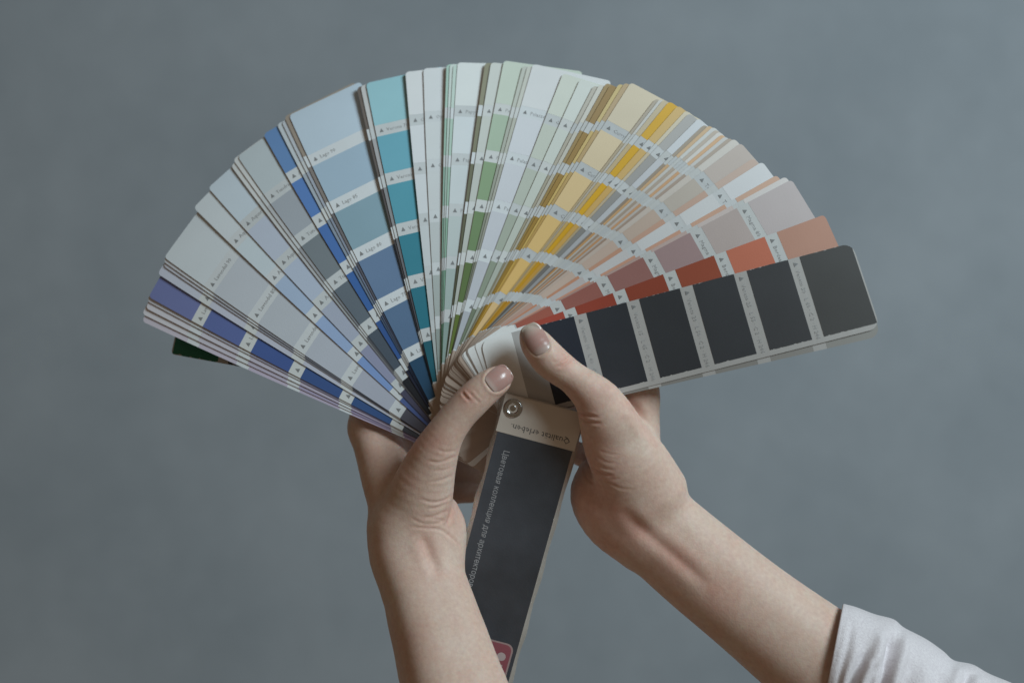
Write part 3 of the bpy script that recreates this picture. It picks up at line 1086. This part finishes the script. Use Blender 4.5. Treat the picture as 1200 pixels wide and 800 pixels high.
# --- arm on the right of the picture
right = [
    ([(1130, 905, 0, 80, 34), (1010, 812, 8, 70, 29), (938, 757, 12, 62.5, 25.5), (877, 709, 13, 57.5, 22.5), (813, 657, 13, 55.5, 19.5), (762, 612, 13, 53, 17.5),
      (738, 585, 12, 50, 17)], 0.004, 2.1),
    # index metacarpal and finger behind the charcoal strip
    ([(757, 590, 16, 42, 15), (752, 560, 16, 34, 14), (748, 525, 15, 27, 13), (747, 490, 14, 26, 12), (747, 458, 14, 26, 12), (742, 428, 17, 22, 10.5),
      (708, 404, 30, 18, 9), (668, 398, 38, 16, 8), (645, 398, 38, 14, 7)], 0.007),
    ([(735, 560, 40, 28, 13), (738, 520, 46, 22, 12)], 0.008),
    ([(738, 510, 48, 19, 11), (722, 470, 60, 17, 9.5), (685, 446, 64, 16, 8.5), (650, 440, 60, 14, 7.5)], 0.004),
    ([(728, 540, 50, 18, 11), (708, 505, 62, 16, 9.5), (672, 490, 64, 15, 8.5), (640, 488, 60, 13, 7.5)], 0.003),
    ([(716, 566, 46, 16, 10), (694, 540, 56, 14, 8.5), (664, 526, 58, 13, 7.5), (640, 522, 54, 11, 6.5)], 0.003),
    # heel of the hand
    ([(696, 556, 19, 20, 11), (702, 581, 18, 34, 15), (722, 606, 17, 40, 16), (752, 622, 15, 44, 16.5)], 0.006),
    # thumb
    ([(619.5, 390, -12.5, 9.5, 5.2), (623, 395, -13, 14.5, 6.8), (630, 405, -14, 19, 8.2), (644, 421.5, -14.5, 21, 9.2), (658, 433, -14.5, 20, 9.2), (673, 444, -14, 19.5, 9.2),
      (697, 465, -13.5, 25.5, 11.2), (711, 489, -10.5, 33, 12.5), (722, 516, -5, 40, 12), (740, 547, 1, 46, 15.5), (757, 580, 7, 50, 17.5)], 0.0055),
]
rc = [
    ([(652, 429), (660, 428), (671, 421)], 0.5, 1.6),
    ([(650, 424), (659, 421), (667, 415)], 0.28, 1.2),
    ([(655, 434), (664, 431), (672, 425)], 0.15, 1.0),
    ([(646, 421), (652, 425), (659, 424)], 0.2, 1.2),
    ([(675, 481), (686, 486), (702, 489)], 0.55, 1.7),
    ([(675, 489), (688, 494), (706, 496)], 0.55, 1.7),
    ([(683, 532), (692, 546), (706, 555), (720, 558)], 0.5, 1.8),
    ([(682, 548), (690, 562), (704, 570)], 0.35, 1.5),
    ([(692, 540), (706, 548), (722, 551)], 0.22, 1.3),
    ([(698, 534), (710, 541), (724, 543)], 0.18, 1.3),
    ([(700, 560), (714, 566), (724, 570)], 0.2, 1.3),
    ([(697, 555), (712, 561), (728, 560)], 0.18, 1.2),
    ([(700, 526), (712, 531), (728, 533)], 0.12, 1.2),
    ([(714, 566), (728, 572), (744, 574)], 0.15, 1.5),
    # hollow between the two ridges of the forearm
    ([(725, 595), (755, 622), (795, 655), (835, 690)], 0.8, 6.5),
    ([(738, 470), (752, 492), (766, 518)], 0.9, 5.0),
]
rf = [(662, 424, 12, 0.35), (690, 470, 22, 0.28), (712, 455, 12, 0.15), (685, 515, 26, 0.2), (680, 575, 34, 0.32), (705, 540, 26, 0.15), (740, 625, 26, 0.32), (790, 655, 26, 0.32),
      (845, 700, 26, 0.25), (748, 475, 12, 0.2), (700, 600, 30, 0.25), (628, 402, 20, 0.15), (712, 638, 20, 0.15)]
rnail = dict(c=(627.5, 397), ang=math.radians(121), hl=19.5, hw=13.5, free=0.15, fw=0.75)
arm_r, fr = build_arm("hand on the right, thumb pinching the charcoal strip", right, None, 0.0008, rc, rf, rnail,
                      bumps=[(717, 457, 9, 1.1), (800, 583, 14, 0.1)])


# --- sleeve
def build_sleeve():
    m, nt, b = new_mat("brushed_cotton")
    tc = N(nt, 'ShaderNodeTexCoord')
    n1 = N(nt, 'ShaderNodeTexNoise', Scale=900.0, Detail=5.0, Roughness=0.7)
    n2 = N(nt, 'ShaderNodeTexNoise', Scale=60.0, Detail=4.0)
    nt.links.new(tc.outputs['Object'], n1.inputs['Vector'])
    nt.links.new(tc.outputs['Object'], n2.inputs['Vector'])
    cr = N(nt, 'ShaderNodeValToRGB')
    cr.color_ramp.elements[0].position = 0.3
    cr.color_ramp.elements[1].position = 0.7
    cr.color_ramp.elements[0].color = (0.62, 0.56, 0.595, 1)
    cr.color_ramp.elements[1].color = (0.80, 0.75, 0.775, 1)
    nt.links.new(n1.outputs['Fac'], cr.inputs[0])
    nt.links.new(cr.outputs[0], b.inputs['Base Color'])
    b.inputs['Roughness'].default_value = 0.9
    b.inputs['Sheen Weight'].default_value = 0.4
    b.inputs['Specular IOR Level'].default_value = 0.1
    bp = N(nt, 'ShaderNodeBump', Strength=0.55, Distance=0.0009)
    nt.links.new(n1.outputs['Fac'], bp.inputs['Height'])
    nt.links.new(bp.outputs[0], b.inputs['Normal'])
    top = np.array([(989, 707), (1004, 711), (1025, 719), (1047, 725), (1060, 735), (1085, 748), (1105, 762), (1118, 773), (1140, 778), (1160, 789), (1200, 806), (1260, 838), (1330, 880)], float)
    tl = catmull(top, 10)
    V, F = [], []
    NR, NA = len(tl), 120

    def ring(t, k, inset=0.0, push=0.0):
        s = k / (NR - 1)
        hw = 74 + 26 * s - inset
        e = np.array((-0.19 - 0.25 * s, 0.98))
        e /= np.linalg.norm(e)
        fwd = np.array((e[1], -e[0]))
        c = t + e * (74 + 26 * s) + fwd * push
        dep = (29 + 14 * s) - inset * 0.45
        out = []
        for i in range(NA):
            ph = 2 * math.pi * i / NA                 # 0 = top, pi/2 = towards the camera
            x = (c - e * hw * math.cos(ph))
            y = 9 - dep * math.sin(ph)
            # folds of cloth
            q = x
            g = 0.0
            for (ln, am, wd) in FOLDS:
                g += am
            out.append((x[0], x[1], y))
        return out
    FOLDS = []
    rings = []
    rings.append(ring(tl[6], 6, 5.0, 0))
    rings.append(ring(tl[2], 2, 5.0, 0))
    rings.append(ring(tl[0], 0, 3.6, 0))
    rings.append(ring(tl[0], 0, 2.0, -1.2))
    rings.append(ring(tl[0], 0, 0.6, -0.8))
    for k in range(0, NR):
        rings.append(ring(tl[k], k))
    for R in rings:
        for (x, y, d_) in R:
            V.append(at(x, y, d_ * 0.001))
    for r in range(len(rings) - 1):
        for i in range(NA):
            j = (i + 1) % NA
            F.append((r * NA + i, r * NA + j, (r + 1) * NA + j, (r + 1) * NA + i))
    P = np.array([tuple(v) for v in V])
    Fq = np.array(F)
    nr = normals(P, Fq)
    ctr = P.reshape(len(rings), NA, 3).mean(1, keepdims=True)
    if (np.einsum('ij,ij->i', nr, (P.reshape(len(rings), NA, 3) - ctr).reshape(-1, 3))[6 * NA:]).mean() < 0:
        nr = -nr
        Fq = Fq[:, ::-1]
    Q = pix(P)
    face = np.clip(-nr[:, 1] * 1.5 + 0.5, 0, 1)
    disp = np.zeros(len(P))
    for (line, amp, wid) in [
            ([(1046, 738), (1045, 758), (1038, 785), (1030, 815)], 3.4, 7.0),
            ([(1020, 755), (1008, 778), (998, 800), (990, 830)], 1.8, 5.0),
            ([(1030, 775), (1022, 792), (1016, 815)], 1.6, 4.5),
            ([(1138, 785), (1132, 800), (1124, 830)], 2.2, 6.0),
            ([(1075, 770), (1062, 795), (1055, 830)], 1.0, 9.0),
            ([(1100, 775), (1098, 800), (1090, 830)], 0.8, 7.0),
            ([(1000, 725), (994, 755), (985, 790), (980, 830)], 0.5, 3.5)]:
        dst, t = seg_dist(Q, np.array(line, float))
        taper = np.clip(t * 4, 0, 1)
        disp -= 1.4 * amp * 0.001 * (np.exp(-(dst / wid) ** 2) - 0.5 * np.exp(-((dst - 2 * wid) / (wid * 1.1)) ** 2)) * taper * face
    disp[:6 * NA] *= 0.35
    P = P + nr * disp[:, None]
    o = mesh_obj("sleeve", P - np.array(person.location), Fq, m, arm_r)
    o['label'] = 'pale pinkish white brushed cotton sleeve pushed up the forearm'


build_sleeve()
